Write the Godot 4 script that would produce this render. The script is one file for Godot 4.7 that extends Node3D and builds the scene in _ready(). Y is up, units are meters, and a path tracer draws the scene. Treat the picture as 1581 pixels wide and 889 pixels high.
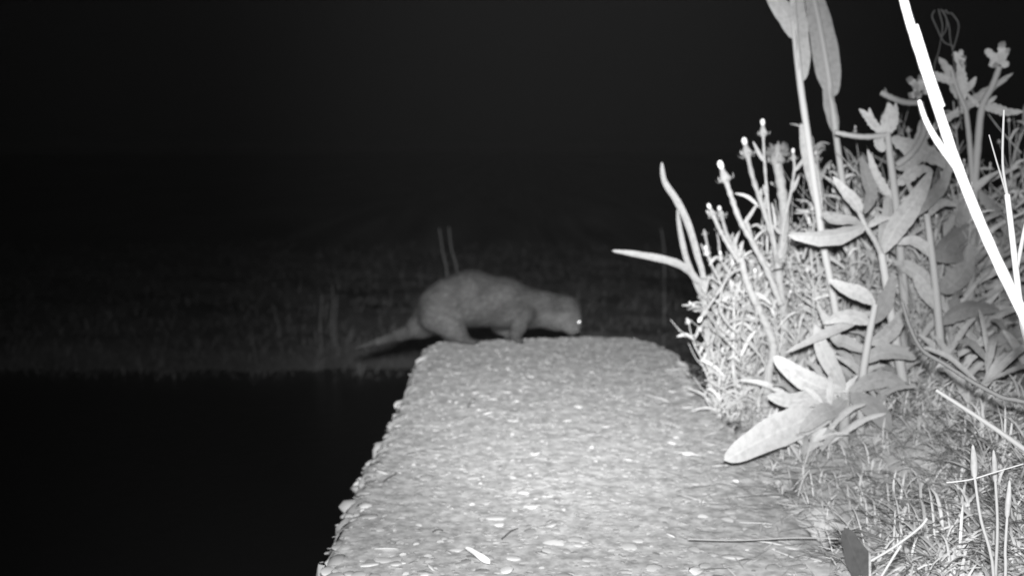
extends Node3D
# Night photograph taken by an infrared trail camera: an otter walks on a concrete wall, weeds on the bank beside it.

const F := 1695.0
const CAM_H := 0.77
const PITCH := 0.1263
const LED_UP := 0.10

var rng := RandomNumberGenerator.new()
var cam_basis := Basis(Vector3.RIGHT, -PITCH)
var cam_at := Vector3(0, CAM_H, 0)
var taken := {}
var M := {}
var n_soft := FastNoiseLite.new()
var n_cell := FastNoiseLite.new()
var n_edge := FastNoiseLite.new()
var n_fine := FastNoiseLite.new()

# ---------------------------------------------------------------- helpers
func grey(v: float) -> Color:
	return Color(v, v, v).linear_to_srgb()

func at(px: float, py: float, d: float) -> Vector3:
	return cam_at + cam_basis * (Vector3((px - 790.5) / F, -(py - 444.5) / F, -1.0) * d)

func path(d0: float, d1: float, px: Array) -> Array:
	var out := []
	var n: int = px.size() / 2
	for i in n:
		out.append(at(px[2 * i], px[2 * i + 1], lerpf(d0, d1, float(i) / maxf(n - 1, 1))))
	return out

func smooth(p: Array, steps: int) -> PackedVector3Array:
	var out := PackedVector3Array()
	var n := p.size()
	if n == 2:
		for i in steps + 1:
			out.append(p[0].lerp(p[1], float(i) / steps))
		return out
	for i in n - 1:
		var a: Vector3 = p[maxi(i - 1, 0)]
		var b: Vector3 = p[i]
		var c: Vector3 = p[i + 1]
		var e: Vector3 = p[mini(i + 2, n - 1)]
		for k in steps:
			out.append(b.cubic_interpolate(c, a, e, float(k) / steps))
	out.append(p[n - 1])
	return out

class Shape:
	var v := PackedVector3Array()
	var n := PackedVector3Array()
	var c := PackedColorArray()
	var t := PackedInt32Array()
	func tri(a: int, b: int, d: int) -> void:
		t.append(a); t.append(b); t.append(d)
	func put(p: Vector3, q: Vector3, col: float) -> int:
		v.append(p); n.append(q); c.append(Color(col, col, col))
		return v.size() - 1
	func tube(p: PackedVector3Array, r0: float, r1: float, sides: int, col: float, wob := 0.0, knots := 0) -> void:
		var m := p.size()
		var side := Vector3.ZERO
		var first := v.size()
		for i in m:
			var dir := (p[mini(i + 1, m - 1)] - p[maxi(i - 1, 0)]).normalized()
			if i == 0:
				side = dir.cross(Vector3(0.3, 0.2, 1.0)).normalized()
			side = (side - dir * side.dot(dir)).normalized()
			var up := dir.cross(side)
			var f := float(i) / (m - 1)
			var r := lerpf(r0, r1, f) * (1.0 + wob * sin(i * 2.7 + r0 * 9000.0))
			if knots > 0 and i % knots == 0:
				r *= 1.35
			for k in sides:
				var a := TAU * k / sides
				var q := side * cos(a) + up * sin(a)
				put(p[i] + q * r, q, col)
		for i in m - 1:
			for k in sides:
				var a0 := first + i * sides + k
				var a1 := first + i * sides + (k + 1) % sides
				tri(a0, a0 + sides, a1); tri(a1, a0 + sides, a1 + sides)
		for e in [0, m - 1]:
			var mid := put(p[e], (p[e] - p[1 if e == 0 else m - 2]).normalized(), col)
			for k in sides:
				var a0: int = first + e * sides + k
				var a1: int = first + e * sides + (k + 1) % sides
				if e == 0:
					tri(mid, a0, a1)
				else:
					tri(mid, a1, a0)
	# a leaf along a centre line: width w, folded by `fold`, toothed by `teeth`
	func leaf(p: PackedVector3Array, w: float, face: Vector3, fold: float, teeth: float, col: float, shape := 0.75, peak := 0.42) -> void:
		var m := p.size()
		var first := v.size()
		for i in m:
			var dir := (p[mini(i + 1, m - 1)] - p[maxi(i - 1, 0)]).normalized()
			var side := dir.cross(face).normalized()
			var nor := side.cross(dir).normalized()
			var f := float(i) / (m - 1)
			var g := f / peak * 0.5 if f < peak else 0.5 + (f - peak) / (1.0 - peak) * 0.5
			var h := pow(maxf(sin(g * PI), 0.0), shape) * w * 0.5
			var tl := h * (1.0 - teeth * (0.5 + 0.5 * sin(i * 2.3)))
			var tr := h * (1.0 - teeth * (0.5 + 0.5 * sin(i * 2.3 + 1.7)))
			var rip := sin(i * 1.1 + w * 900.0) * w * 0.05
			put(p[i] - side * tl + nor * (fold * tl + rip), (nor + side * fold * 0.8).normalized(), col)
			put(p[i] - side * tl * 0.12, (nor + side * fold * 0.4).normalized(), col * 0.97)
			put(p[i] - nor * w * 0.03, nor, col * 1.12)
			put(p[i] + side * tr * 0.12, (nor - side * fold * 0.4).normalized(), col * 0.97)
			put(p[i] + side * tr + nor * (fold * tr - rip), (nor - side * fold * 0.8).normalized(), col)
		for i in m - 1:
			for k in 4:
				var a0 := first + i * 5 + k
				tri(a0, a0 + 5, a0 + 1); tri(a0 + 1, a0 + 5, a0 + 6)
	# a solid of revolution along an axis: list of [distance, radius]
	func lathe(base: Vector3, axis: Vector3, prof: Array, sides: int, col: float, rough := 0.0) -> void:
		var side := axis.cross(Vector3(0.2, 0.3, 1.0)).normalized()
		var up := axis.cross(side)
		var first := v.size()
		for i in prof.size():
			for k in sides:
				var a := TAU * k / sides
				var q := side * cos(a) + up * sin(a)
				var r: float = prof[i][1] * (1.0 + rough * sin(k * 2.9 + i * 1.9))
				put(base + axis * prof[i][0] + q * r, q, col)
		for i in prof.size() - 1:
			for k in sides:
				var a0 := first + i * sides + k
				var a1 := first + i * sides + (k + 1) % sides
				tri(a0, a0 + sides, a1); tri(a1, a0 + sides, a1 + sides)
	func mesh(org := Vector3.ZERO) -> ArrayMesh:
		var a := []
		a.resize(Mesh.ARRAY_MAX)
		var w := PackedVector3Array()
		w.resize(v.size())
		for i in v.size():
			w[i] = v[i] - org
		for k in range(0, t.size(), 3):   # front faces run clockwise
			var e0 := v[t[k]]
			var f := (v[t[k + 2]] - e0).cross(v[t[k + 1]] - e0)
			if f.dot(n[t[k]] + n[t[k + 1]] + n[t[k + 2]]) < 0.0:
				var u := t[k + 1]
				t[k + 1] = t[k + 2]
				t[k + 2] = u
		a[Mesh.ARRAY_VERTEX] = w
		a[Mesh.ARRAY_NORMAL] = n
		a[Mesh.ARRAY_COLOR] = c
		a[Mesh.ARRAY_INDEX] = t
		var m := ArrayMesh.new()
		m.add_surface_from_arrays(Mesh.PRIMITIVE_TRIANGLES, a)
		return m

func numbered(called: String) -> String:
	var k: int = taken.get(called, 0)
	taken[called] = k + 1
	return called if k == 0 else "%s_%03d" % [called, k]

func tag(o: Node, label: String, category: String, group := "", kind := "") -> void:
	if label: o.set_meta("label", label)
	if category: o.set_meta("category", category)
	if group: o.set_meta("group", group)
	if kind: o.set_meta("kind", kind)

func thing(called: String, label: String, category: String, where: Vector3, group := "") -> Node3D:
	var o := Node3D.new()
	o.name = numbered(called)
	add_child(o)
	o.position = where
	tag(o, label, category, group)
	return o

func part(called: String, s: Shape, m: Material, parent: Node3D, org: Vector3) -> MeshInstance3D:
	var o := MeshInstance3D.new()
	o.name = called
	o.mesh = s.mesh(org)
	o.material_override = m
	parent.add_child(o, true)
	return o

func whole(called: String, s: Shape, m: Material, where: Vector3, label: String, category: String, group := "", kind := "") -> MeshInstance3D:
	var o := MeshInstance3D.new()
	o.name = numbered(called)
	o.mesh = s.mesh(where)
	o.material_override = m
	add_child(o)
	o.position = where
	tag(o, label, category, group, kind)
	return o

func ss(a: float, b: float, x: float) -> float:
	return smoothstep(a, b, x)

# ---------------------------------------------------------------- the lie of the land
func ground_h(x: float, d: float) -> float:
	var far_level := -1.10 + 0.05 * n_soft.get_noise_2d(x * 30.0, d * 30.0)
	var channel := (1.0 - ss(7.2, 11.0, d + 0.25 * n_soft.get_noise_2d(x * 60.0, 3.0))) * (1.0 - ss(0.7, 1.3, x - 0.4 * ss(4.6, 5.4, d)))
	var low := lerpf(far_level, -1.75, channel)
	var edge := 0.53 + 0.36 * ss(3.2, 4.1, d)
	var mound := 0.012 + 0.13 * ss(0.58, 1.15, x) + 0.12 * ss(1.1, 2.2, x) + 0.03 * ss(0.6, 1.0, x) * n_soft.get_noise_2d(x * 120.0, d * 120.0)
	var mask := ss(edge - 0.05, edge + 0.10, x + 0.05 * n_soft.get_noise_2d(x * 200.0, d * 200.0)) * (1.0 - ss(4.0, 4.8, d))
	return lerpf(low, mound, mask)

func wall_s(x: float, d: float) -> float:
	# signed distance to the outline of the wall's top, negative inside
	var wob := 0.018 * n_edge.get_noise_2d(d * 100.0, x * 100.0) + 0.010 * n_edge.get_noise_2d(d * 260.0, 40.0 + x * 260.0)
	wob += 0.020 * (n_cell.get_noise_2d(x * 40.0 + 7.0, d * 62.0) + 0.45) * ss(3.7, 3.0, d)
	var left := -x - 0.352 - 0.016 * ss(3.3, 2.4, d)
	var right := x - 0.635
	var fr := (d - (4.37 + 0.245 * (x + 0.35))) * 0.97
	return smax(smax(left, fr, 0.07), smax(right, fr, 0.5), 0.05) + wob

func smax(a: float, b: float, k: float) -> float:
	var h := maxf(k - absf(a - b), 0.0) / k
	return maxf(a, b) + h * h * k * 0.25

func wall_relief(p: Vector3) -> float:
	var c := n_cell.get_noise_3d(p.x * 100.0, p.y * 100.0, p.z * 100.0)
	return 0.0032 * (-c - 0.5) + 0.0022 * n_soft.get_noise_3d(p.x * 420.0, p.y * 420.0, p.z * 420.0) + 0.005 * n_soft.get_noise_3d(p.x * 60.0, p.y * 60.0, p.z * 60.0)

func texture(noise: FastNoiseLite, lo: float, hi: float, size := 512) -> ImageTexture:
	var im := noise.get_seamless_image(size, size)
	im.convert(Image.FORMAT_RGB8)
	for y in size:
		for x in size:
			var f := im.get_pixel(x, y).r
			im.set_pixel(x, y, grey(lerpf(lo, hi, f)))
	return ImageTexture.create_from_image(im)

func mat(called: String, v: float, rough := 0.9, vertex := false) -> StandardMaterial3D:
	var m := StandardMaterial3D.new()
	m.resource_name = called
	m.albedo_color = grey(v)
	m.roughness = rough
	m.metallic_specular = 0.3
	m.vertex_color_use_as_albedo = vertex
	M[called] = m
	return m

func _ready() -> void:
	rng.seed = 7
	n_soft.noise_type = FastNoiseLite.TYPE_SIMPLEX
	n_soft.frequency = 0.02
	n_soft.fractal_octaves = 3
	n_cell.noise_type = FastNoiseLite.TYPE_CELLULAR
	n_cell.frequency = 0.30
	n_cell.fractal_type = FastNoiseLite.FRACTAL_NONE
	n_cell.cellular_return_type = FastNoiseLite.RETURN_DISTANCE
	n_edge.noise_type = FastNoiseLite.TYPE_SIMPLEX
	n_edge.frequency = 0.06
	n_edge.fractal_octaves = 2
	n_fine.noise_type = FastNoiseLite.TYPE_SIMPLEX
	n_fine.frequency = 0.05
	n_fine.fractal_octaves = 4
	sights_and_light()
	materials()
	terrain()
	concrete_wall()
	otter()
	weeds()
	grass()
	small_things()
	trail_camera()

# ---------------------------------------------------------------- camera, sky, lamp
func sights_and_light() -> void:
	var cam := Camera3D.new()
	cam.name = "camera"
	cam.fov = rad_to_deg(2.0 * atan(444.5 / F))
	cam.near = 0.05
	cam.far = 900.0
	cam.transform = Transform3D(cam_basis, cam_at)
	add_child(cam)
	var lens := CameraAttributesPhysical.new()
	lens.frustum_focus_distance = 1.6
	lens.frustum_focal_length = 12.0 * F / 444.5
	lens.exposure_aperture = 5.0
	cam.attributes = lens
	cam.current = true

	var env := Environment.new()
	env.background_mode = Environment.BG_SKY
	var sky := Sky.new()
	var sm := ProceduralSkyMaterial.new()
	sm.sky_top_color = grey(0.0014)
	sm.sky_horizon_color = grey(0.0009)
	sm.sky_curve = 0.12
	sm.ground_horizon_color = grey(0.0012)
	sm.ground_bottom_color = grey(0.001)
	sm.sun_angle_max = 0.0
	sky.sky_material = sm
	env.sky = sky
	env.fog_enabled = true
	env.fog_density = 0.00021
	env.fog_light_color = Color(0.9, 0.9, 0.9)
	env.tonemap_mode = Environment.TONE_MAPPER_LINEAR
	env.tonemap_exposure = 1.0
	env.sdfgi_enabled = true
	env.ssao_enabled = true
	env.ssil_enabled = true
	var we := WorldEnvironment.new()
	we.name = "world_environment"
	we.environment = env
	add_child(we)

	# the trail camera's own infrared lamp sits above its lens: a few narrow emitters for reach, a few wide ones
	for e in [["narrow_emitters", 18.5, 34.0, Vector2(875, 388)], ["wide_emitters", 50.0, 12.5, Vector2(1120, 500)]]:
		var l := SpotLight3D.new()
		l.name = e[0]
		l.light_energy = e[2]
		l.spot_angle = e[1]
		l.spot_angle_attenuation = 1.0
		l.spot_range = 60.0
		l.spot_attenuation = 2.0
		l.light_size = 0.03
		l.shadow_enabled = true
		add_child(l)
		l.position = cam_at + Vector3(0, LED_UP, 0)
		l.look_at(at(e[3].x, e[3].y, 6.0))

func trail_camera() -> void:
	# the camera that took the picture, on a post; its lamp window is above the lens
	var t := thing("trail_camera", "small boxy trail camera with a lamp window, on a post facing the otter", "camera", Vector3(0, 0, 0.06))
	var org := t.position
	var dark := mat("camera_plastic", 0.03, 0.6)
	for b in [["housing", Vector3(0, CAM_H + 0.03, 0.055), Vector3(0.10, 0.22, 0.07)], ["post", Vector3(0, 0.33, 0.12), Vector3(0.05, 0.72, 0.05)], ["strap", Vector3(0, CAM_H, 0.12), Vector3(0.06, 0.03, 0.062)]]:
		var o := MeshInstance3D.new()
		o.name = b[0]
		var m := BoxMesh.new()
		m.size = b[2]
		o.mesh = m
		o.material_override = dark
		t.add_child(o)
		o.position = b[1] - org
	var glow := mat("lamp_glow", 0.6, 0.4)
	glow.emission_enabled = true
	glow.emission = Color(0.9, 0.9, 0.9)
	glow.emission_energy_multiplier = 0.4
	for k in 24:
		var s := Shape.new()
		ball(s, cam_at + Vector3((k % 6 - 2.5) * 0.012, LED_UP + (k / 6 - 1.5) * 0.010, 0.017), 0.0032, Vector3.ONE, 1.0)
		part("lamp", s, glow, t, org)

# ---------------------------------------------------------------- materials
func materials() -> void:
	var nc := FastNoiseLite.new()
	nc.seed = 3
	nc.frequency = 0.02
	nc.fractal_octaves = 6
	nc.fractal_gain = 0.68
	var m := mat("concrete", 1.0, 0.95)
	m.albedo_texture = texture(nc, 0.20, 0.66)
	m.uv1_triplanar = true
	m.uv1_world_triplanar = true
	m.uv1_scale = Vector3.ONE * 2.3
	var np := FastNoiseLite.new()
	np.seed = 9
	np.frequency = 0.05
	np.fractal_octaves = 3
	mat("stone", 1.0, 0.9, true)
	m = mat("earth", 1.0, 1.0, true)
	m.albedo_texture = texture(np, 0.36, 0.56)
	m.uv1_triplanar = true
	m.uv1_world_triplanar = true
	m.uv1_scale = Vector3.ONE * 1.7
	m = mat("river_water", 0.03, 0.28)
	m.metallic_specular = 0.5
	var nw := FastNoiseLite.new()
	nw.seed = 21
	nw.frequency = 0.015
	var nim := nw.get_seamless_image(512, 512)
	nim.bump_map_to_normal_map(2.0)
	m.normal_enabled = true
	m.normal_texture = ImageTexture.create_from_image(nim)
	m.normal_scale = 0.25
	m.uv1_triplanar = true
	m.uv1_world_triplanar = true
	m.uv1_scale = Vector3.ONE * 0.6
	m = mat("plant", 1.0, 0.8, true)
	var nl := FastNoiseLite.new()
	nl.seed = 31
	nl.frequency = 0.02
	nl.fractal_octaves = 5
	nl.fractal_gain = 0.65
	m.albedo_texture = texture(nl, 0.62, 1.25)
	m.uv1_triplanar = true
	m.uv1_world_triplanar = true
	m.uv1_scale = Vector3.ONE * 4.5
	m.backlight_enabled = true
	m.backlight = grey(0.22)
	mat("stalk", 1.0, 0.7, true)
	mat("fur", 1.0, 0.85, true)
	m = mat("eyeshine", 0.9, 0.42)
	m.metallic = 1.0
	mat("nose", 0.02, 0.35)

# ---------------------------------------------------------------- ground, water
func axis(stops: Array) -> PackedFloat32Array:
	var out := PackedFloat32Array()
	for i in stops.size() - 1:
		var n: int = stops[i][1]
		for k in n:
			out.append(lerpf(stops[i][0], stops[i + 1][0], float(k) / n))
	out.append(stops[stops.size() - 1][0])
	return out

func terrain() -> void:
	var xs := axis([[-260.0, 10], [-20.0, 12], [-5.0, 14], [0.3, 60], [2.6, 12], [6.0, 10], [20.0, 10], [260.0, 0]])
	var ds := axis([[-60.0, 8], [-2.0, 8], [0.4, 100], [5.2, 60], [12.5, 16], [20.0, 14], [80.0, 8], [420.0, 0]])
	var s := Shape.new()
	for d in ds:
		for x in xs:
			var e := 0.02
			var h := ground_h(x, d)
			var nor := Vector3(h - ground_h(x + e, d), e, ground_h(x, d + e) - h).normalized()
			s.put(Vector3(x, h, -d), nor, 0.45 if d > 4.6 or x < 0.45 else 1.0)   # darker earth tone beyond the near bank, full tone on it
	var w := xs.size()
	for j in ds.size() - 1:
		for i in w - 1:
			var a := j * w + i
			s.tri(a, a + w, a + 1); s.tri(a + 1, a + w, a + w + 1)
	whole("ground", s, M.earth, Vector3.ZERO, "dark earth of the river bed and both banks", "ground", "", "structure")
	s = Shape.new()
	var k := 0
	for d in [-60.0, 11.6]:
		for x in [-260.0, 1.6]:
			s.put(Vector3(x, -1.24, -d), Vector3.UP, 1.0)
			k += 1
	s.tri(0, 2, 1); s.tri(1, 2, 3)
	whole("water", s, M.river_water, Vector3.ZERO, "still black river water beside the concrete wall", "water", "", "structure")

# ---------------------------------------------------------------- the wall
func wall_point(x: float, d: float) -> Vector3:
	var r := 0.045
	var s := wall_s(x, d)
	var e := 0.01
	var g := Vector2(wall_s(x + e, d) - wall_s(x - e, d), wall_s(x, d + e) - wall_s(x, d - e)).normalized()
	var p := Vector3(x, 0, -d)
	var nor := Vector3.UP
	if s > -r:
		if s < 0.0:
			var q := s + r
			p.y = -r + sqrt(maxf(r * r - q * q, 0.0))
			nor = Vector3(g.x * q, p.y + r, -g.y * q).normalized()
		else:
			p = Vector3(x - g.x * s, -r - s * 8.0, -(d - g.y * s))
			nor = Vector3(g.x, 0.0, -g.y)
	return p + nor * wall_relief(p)

func concrete_wall() -> void:
	var base := Vector3(0.15, -1.0, -2.6)
	var t := thing("concrete_wall", "broad rough concrete wall with pale pebbles showing in its flat top", "wall", base)
	var s := Shape.new()
	var x0 := -0.58
	var x1 := 0.90
	var nx := 130
	var d0 := -0.5
	var d1 := 4.95
	var nd := 450
	var pts := PackedVector3Array()
	for j in nd + 1:
		for i in nx + 1:
			var p := wall_point(lerpf(x0, x1, float(i) / nx), lerpf(d0, d1, float(j) / nd))
			s.put(p, Vector3.ZERO, 1.0)
	var w := nx + 1
	for j in nd:
		for i in nx:
			var a := j * w + i
			s.tri(a, a + w, a + 1); s.tri(a + 1, a + w, a + w + 1)
	for k in range(0, s.t.size(), 3):
		var a := s.t[k]
		var b := s.t[k + 1]
		var c := s.t[k + 2]
		var f := (s.v[c] - s.v[a]).cross(s.v[b] - s.v[a])
		s.n[a] += f; s.n[b] += f; s.n[c] += f
	for k in s.n.size():
		s.n[k] = s.n[k].normalized()
	part("body", s, M.concrete, t, base)

	# pebbles bedded in the top: the largest in view one by one, the fine ones together
	var kinds := []
	for k in 6:
		kinds.append(pebble_mesh(k))
	var tones := [0.24, 0.32, 0.38, 0.44, 0.50, 0.60]
	var mats := []
	for v in tones:
		mats.append(mat("pebble_%d" % mats.size(), v, 0.9))
	var made := 0
	while made < 300:
		var d := 1.9 + 2.0 * pow(rng.randf(), 1.7)
		var x := rng.randf_range(-0.40, 0.60)
		var brim := made < 60   # larger stones along the broken edge above the water
		if brim:
			d = 1.9 + 1.6 * rng.randf()
			x = rng.randf_range(-0.40, -0.33)
		var sd := wall_s(x, d)
		if brim and (sd < -0.03 or sd > 0.012):
			continue
		if sd > 0.03 or ground_h(x, d) > 0.0:
			continue
		var p := wall_point(x, d)
		var r := rng.randf_range(0.008, 0.021) * (1.5 if brim else 1.0)
		var o := MeshInstance3D.new()
		o.name = "pebble"
		o.mesh = kinds[rng.randi() % 6]
		var tone := clampi(int(rng.randfn(2.7, 1.5)), 0, 5)
		if rng.randf() < 0.04: tone = 5
		o.material_override = mats[tone]
		t.add_child(o, true)
		var b := Basis(Vector3.UP, rng.randf() * TAU) * Basis(Vector3.RIGHT, rng.randfn(0.0, 0.25))
		o.transform = Transform3D(b.scaled_local(Vector3(r * rng.randf_range(0.9, 1.5), r * (rng.randf_range(0.5, 0.8) if brim else rng.randf_range(0.16, 0.34)), r)), p - base - (Vector3(-r * 0.45, r * 0.3, 0) if brim else Vector3(0, r * 0.06, 0)))
		made += 1
	var mm := MultiMesh.new()
	mm.transform_format = MultiMesh.TRANSFORM_3D
	mm.use_colors = true
	mm.mesh = pebble_mesh(11)
	mm.instance_count = 6500
	for k in mm.instance_count:
		var d := rng.randf_range(1.7, 4.55)
		var x := rng.randf_range(-0.40, 0.66)
		while wall_s(x, d) > 0.02:
			x = rng.randf_range(-0.40, 0.66)
			d = rng.randf_range(1.7, 4.5)
		var r := rng.randf_range(0.003, 0.009)
		var b := Basis(Vector3.UP, rng.randf() * TAU) * Basis(Vector3.RIGHT, rng.randfn(0.0, 0.3))
		var p := wall_point(x, d) - base
		mm.set_instance_transform(k, Transform3D(b.scaled_local(Vector3(r * rng.randf_range(0.9, 1.6), r * 0.2, r)), p - Vector3(0, r * 0.05, 0)))
		var v := clampf(rng.randfn(0.36, 0.05), 0.2, 0.55)
		mm.set_instance_color(k, Color(v, v, v))
	var mi := MultiMeshInstance3D.new()
	mi.name = "fine_gravel"
	mi.multimesh = mm
	mi.material_override = M.stone
	mi.set_meta("kind", "stuff")
	t.add_child(mi)

func pebble_mesh(seed_no: int) -> ArrayMesh:
	var r := RandomNumberGenerator.new()
	r.seed = 100 + seed_no
	var s := Shape.new()
	var rows := 5
	var cols := 8
	var bumps := []
	for k in 5:
		bumps.append(Vector3(r.randfn(), r.randfn(), r.randfn()).normalized())
	for j in rows + 1:
		for i in cols:
			var th := PI * j / rows
			var ph := TAU * i / cols
			var q := Vector3(sin(th) * cos(ph), cos(th), sin(th) * sin(ph))
			var rad := 1.0
			for b in bumps:
				rad -= 0.16 * maxf(q.dot(b) - 0.45, 0.0) * 2.0
			s.put(q * rad, q, 1.0)
	for j in rows:
		for i in cols:
			var a := j * cols + i
			var b := j * cols + (i + 1) % cols
			s.tri(a, b, a + cols); s.tri(b, b + cols, a + cols)
	return s.mesh()

# ---------------------------------------------------------------- the otter
func otter() -> void:
	var bones := []   # [a, b, ra, rb]
	var px := 1.0 / (F / 4.42)
	var J := func(x: float, y: float, d: float) -> Vector3: return at(x, y, d)
	var add := func(a: Vector3, ra: float, b: Vector3, rb: float) -> void: bones.append([a, b, ra * px, rb * px])
	var pel: Vector3 = J.call(697, 469, 4.43)
	var mid: Vector3 = J.call(728, 460, 4.43)
	var che: Vector3 = J.call(782, 468, 4.45)
	var sho: Vector3 = J.call(812, 475, 4.46)
	var nec: Vector3 = J.call(840, 477, 4.47)
	var hed: Vector3 = J.call(863, 482, 4.475)
	var brow: Vector3 = J.call(874, 481, 4.475)
	var muz: Vector3 = J.call(882, 499, 4.465)
	add.call(pel, 41, mid, 42); add.call(mid, 42, che, 37); add.call(che, 38, sho, 31); add.call(sho, 31, nec, 27)
	add.call(nec, 27, hed, 27); add.call(hed, 27, brow, 23); add.call(brow, 23, muz, 15)
	add.call(muz, 15, J.call(884, 507, 4.45), 10)
	# tail
	var tl := [J.call(672, 489, 4.44), J.call(648, 505, 4.46), J.call(618, 517, 4.51), J.call(584, 527, 4.58), J.call(550, 537, 4.66)]
	var tr := [28.0, 16.0, 10.0, 6.5, 3.0]
	for k in 4:
		add.call(tl[k], tr[k], tl[k + 1], tr[k + 1])
	add.call(J.call(676, 475, 4.43), 31, J.call(654, 499, 4.455), 20)
	# hind legs
	for o in [[0.0, 0.0, 4.35], [-20.0, -2.0, 4.52]]:
		var q: float = o[0]
		var z: float = o[2]
		add.call(J.call(675, 487, lerpf(z, 4.43, 0.4)), 26, J.call(700 + q * 0.5, 504, z), 18)
		add.call(J.call(700 + q * 0.5, 504, z), 17, J.call(716 + q, 521 + o[1], z), 9)
		add.call(J.call(712 + q, 524 + o[1], z), 7, J.call(730 + q, 528 + o[1], z - 0.02), 5)
		for toe in [-1.0, 0.0, 1.0]:
			add.call(J.call(728 + q, 527 + o[1], z), 4, J.call(738 + q + toe, 529 + o[1] + toe * 0.5, z - 0.015 + toe * 0.022), 2.6)
	# front legs
	add.call(J.call(806, 486, 4.39), 19, J.call(803, 502, 4.37), 11)
	add.call(J.call(803, 502, 4.37), 11, J.call(797, 519, 4.37), 7)
	add.call(J.call(797, 519, 4.37), 7, J.call(801, 526, 4.355), 6)
	add.call(J.call(782, 488, 4.50), 18, J.call(774, 503, 4.50), 11)
	add.call(J.call(774, 503, 4.50), 11, J.call(786, 519, 4.49), 7)
	add.call(J.call(786, 519, 4.49), 7, J.call(792, 524, 4.475), 6)
	for toe in [-1.0, 0.0, 1.0]:
		add.call(J.call(801, 526, 4.36), 4, J.call(808, 528.5, 4.345 + toe * 0.02), 2.6)
		add.call(J.call(792, 524, 4.48), 4, J.call(800, 525.5, 4.465 + toe * 0.02), 2.6)
	# field on a grid
	var lo := Vector3(1e9, 1e9, 1e9)
	var hi := -lo
	for b in bones:
		for e in 2:
			lo = lo.min(b[e] - Vector3.ONE * (b[2 + e] + 0.03))
			hi = hi.max(b[e] + Vector3.ONE * (b[2 + e] + 0.03))
	var cell := 0.0085
	var nx := int((hi.x - lo.x) / cell) + 2
	var ny := int((hi.y - lo.y) / cell) + 2
	var nz := int((hi.z - lo.z) / cell) + 2
	var field := PackedFloat32Array()
	field.resize(nx * ny * nz)
	field.fill(1.0)
	for b in bones:
		var a: Vector3 = b[0]
		var ab: Vector3 = b[1] - a
		var ra: float = b[2]
		var rb: float = b[3]
		var inv := 1.0 / maxf(ab.length_squared(), 1e-9)
		var pad := maxf(ra, rb) + 0.045
		var l3 := ((a.min(b[1]) - Vector3.ONE * pad - lo) / cell).max(Vector3.ZERO)
		var h3 := (a.max(b[1]) + Vector3.ONE * pad - lo) / cell
		var k := 0.022 if maxf(ra, rb) > 0.03 else 0.010
		if maxf(ra, rb) < 0.012: k = 0.004
		for z in range(int(l3.z), mini(int(h3.z) + 1, nz)):
			for y in range(int(l3.y), mini(int(h3.y) + 1, ny)):
				var row := (z * ny + y) * nx
				for x in range(int(l3.x), mini(int(h3.x) + 1, nx)):
					var p := lo + Vector3(x, y, z) * cell - a
					var f := clampf(p.dot(ab) * inv, 0.0, 1.0)
					var v := (p - ab * f).length() - lerpf(ra, rb, f)
					var u := field[row + x]
					var h := maxf(k - absf(u - v), 0.0) / k
					field[row + x] = minf(u, v) - h * h * k * 0.25
	# surface nets
	var s := Shape.new()
	var index := {}
	var sy := nx
	var sz := nx * ny
	var corner := [0, 1, sy, sy + 1, sz, sz + 1, sz + sy, sz + sy + 1]
	var edges := [[0, 1], [2, 3], [4, 5], [6, 7], [0, 2], [1, 3], [4, 6], [5, 7], [0, 4], [1, 5], [2, 6], [3, 7]]
	for z in nz - 1:
		for y in ny - 1:
			for x in nx - 1:
				var at0 := z * sz + y * sy + x
				var inside := 0
				for c in 8:
					if field[at0 + corner[c]] < 0.0: inside += 1
				if inside == 0 or inside == 8: continue
				var sum := Vector3.ZERO
				var cnt := 0
				for e in edges:
					var fa := field[at0 + corner[e[0]]]
					var fb := field[at0 + corner[e[1]]]
					if (fa < 0.0) != (fb < 0.0):
						var q := fa / (fa - fb)
						var ca := Vector3(e[0] & 1, (e[0] >> 1) & 1, e[0] >> 2)
						var cb := Vector3(e[1] & 1, (e[1] >> 1) & 1, e[1] >> 2)
						sum += ca.lerp(cb, q)
						cnt += 1
				var p := lo + (Vector3(x, y, z) + sum / cnt) * cell
				var g := Vector3(
					field[at0 + 1] + field[at0 + 1 + sy] + field[at0 + 1 + sz] + field[at0 + 1 + sy + sz] - field[at0] - field[at0 + sy] - field[at0 + sz] - field[at0 + sy + sz],
					field[at0 + sy] + field[at0 + sy + 1] + field[at0 + sy + sz] + field[at0 + 1 + sy + sz] - field[at0] - field[at0 + 1] - field[at0 + sz] - field[at0 + sz + 1],
					field[at0 + sz] + field[at0 + sz + 1] + field[at0 + sz + sy] + field[at0 + 1 + sy + sz] - field[at0] - field[at0 + 1] - field[at0 + sy] - field[at0 + sy + 1]).normalized()
				index[at0] = s.put(p, g, otter_tone(p, hed, sho, che))
	for z in range(1, nz - 1):
		for y in range(1, ny - 1):
			for x in range(1, nx - 1):
				var a0 := z * sz + y * sy + x
				var f0 := field[a0] < 0.0
				for dirn in [[1, sy, sz], [sy, sz, 1], [sz, 1, sy]]:
					if f0 != (field[a0 + dirn[0]] < 0.0):
						var q0 = index.get(a0)
						var q1 = index.get(a0 - dirn[1])
						var q2 = index.get(a0 - dirn[1] - dirn[2])
						var q3 = index.get(a0 - dirn[2])
						if q0 == null or q1 == null or q2 == null or q3 == null: continue
						if f0:
							s.tri(q0, q1, q2); s.tri(q0, q2, q3)
						else:
							s.tri(q0, q2, q1); s.tri(q0, q3, q2)
	var base := at(735, 528, 4.42)
	base.y = 0.0
	var t := thing("otter", "dark furred otter walking over the wall end with lowered head and long tail", "otter", base)
	part("body", s, M.fur, t, base)
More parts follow.
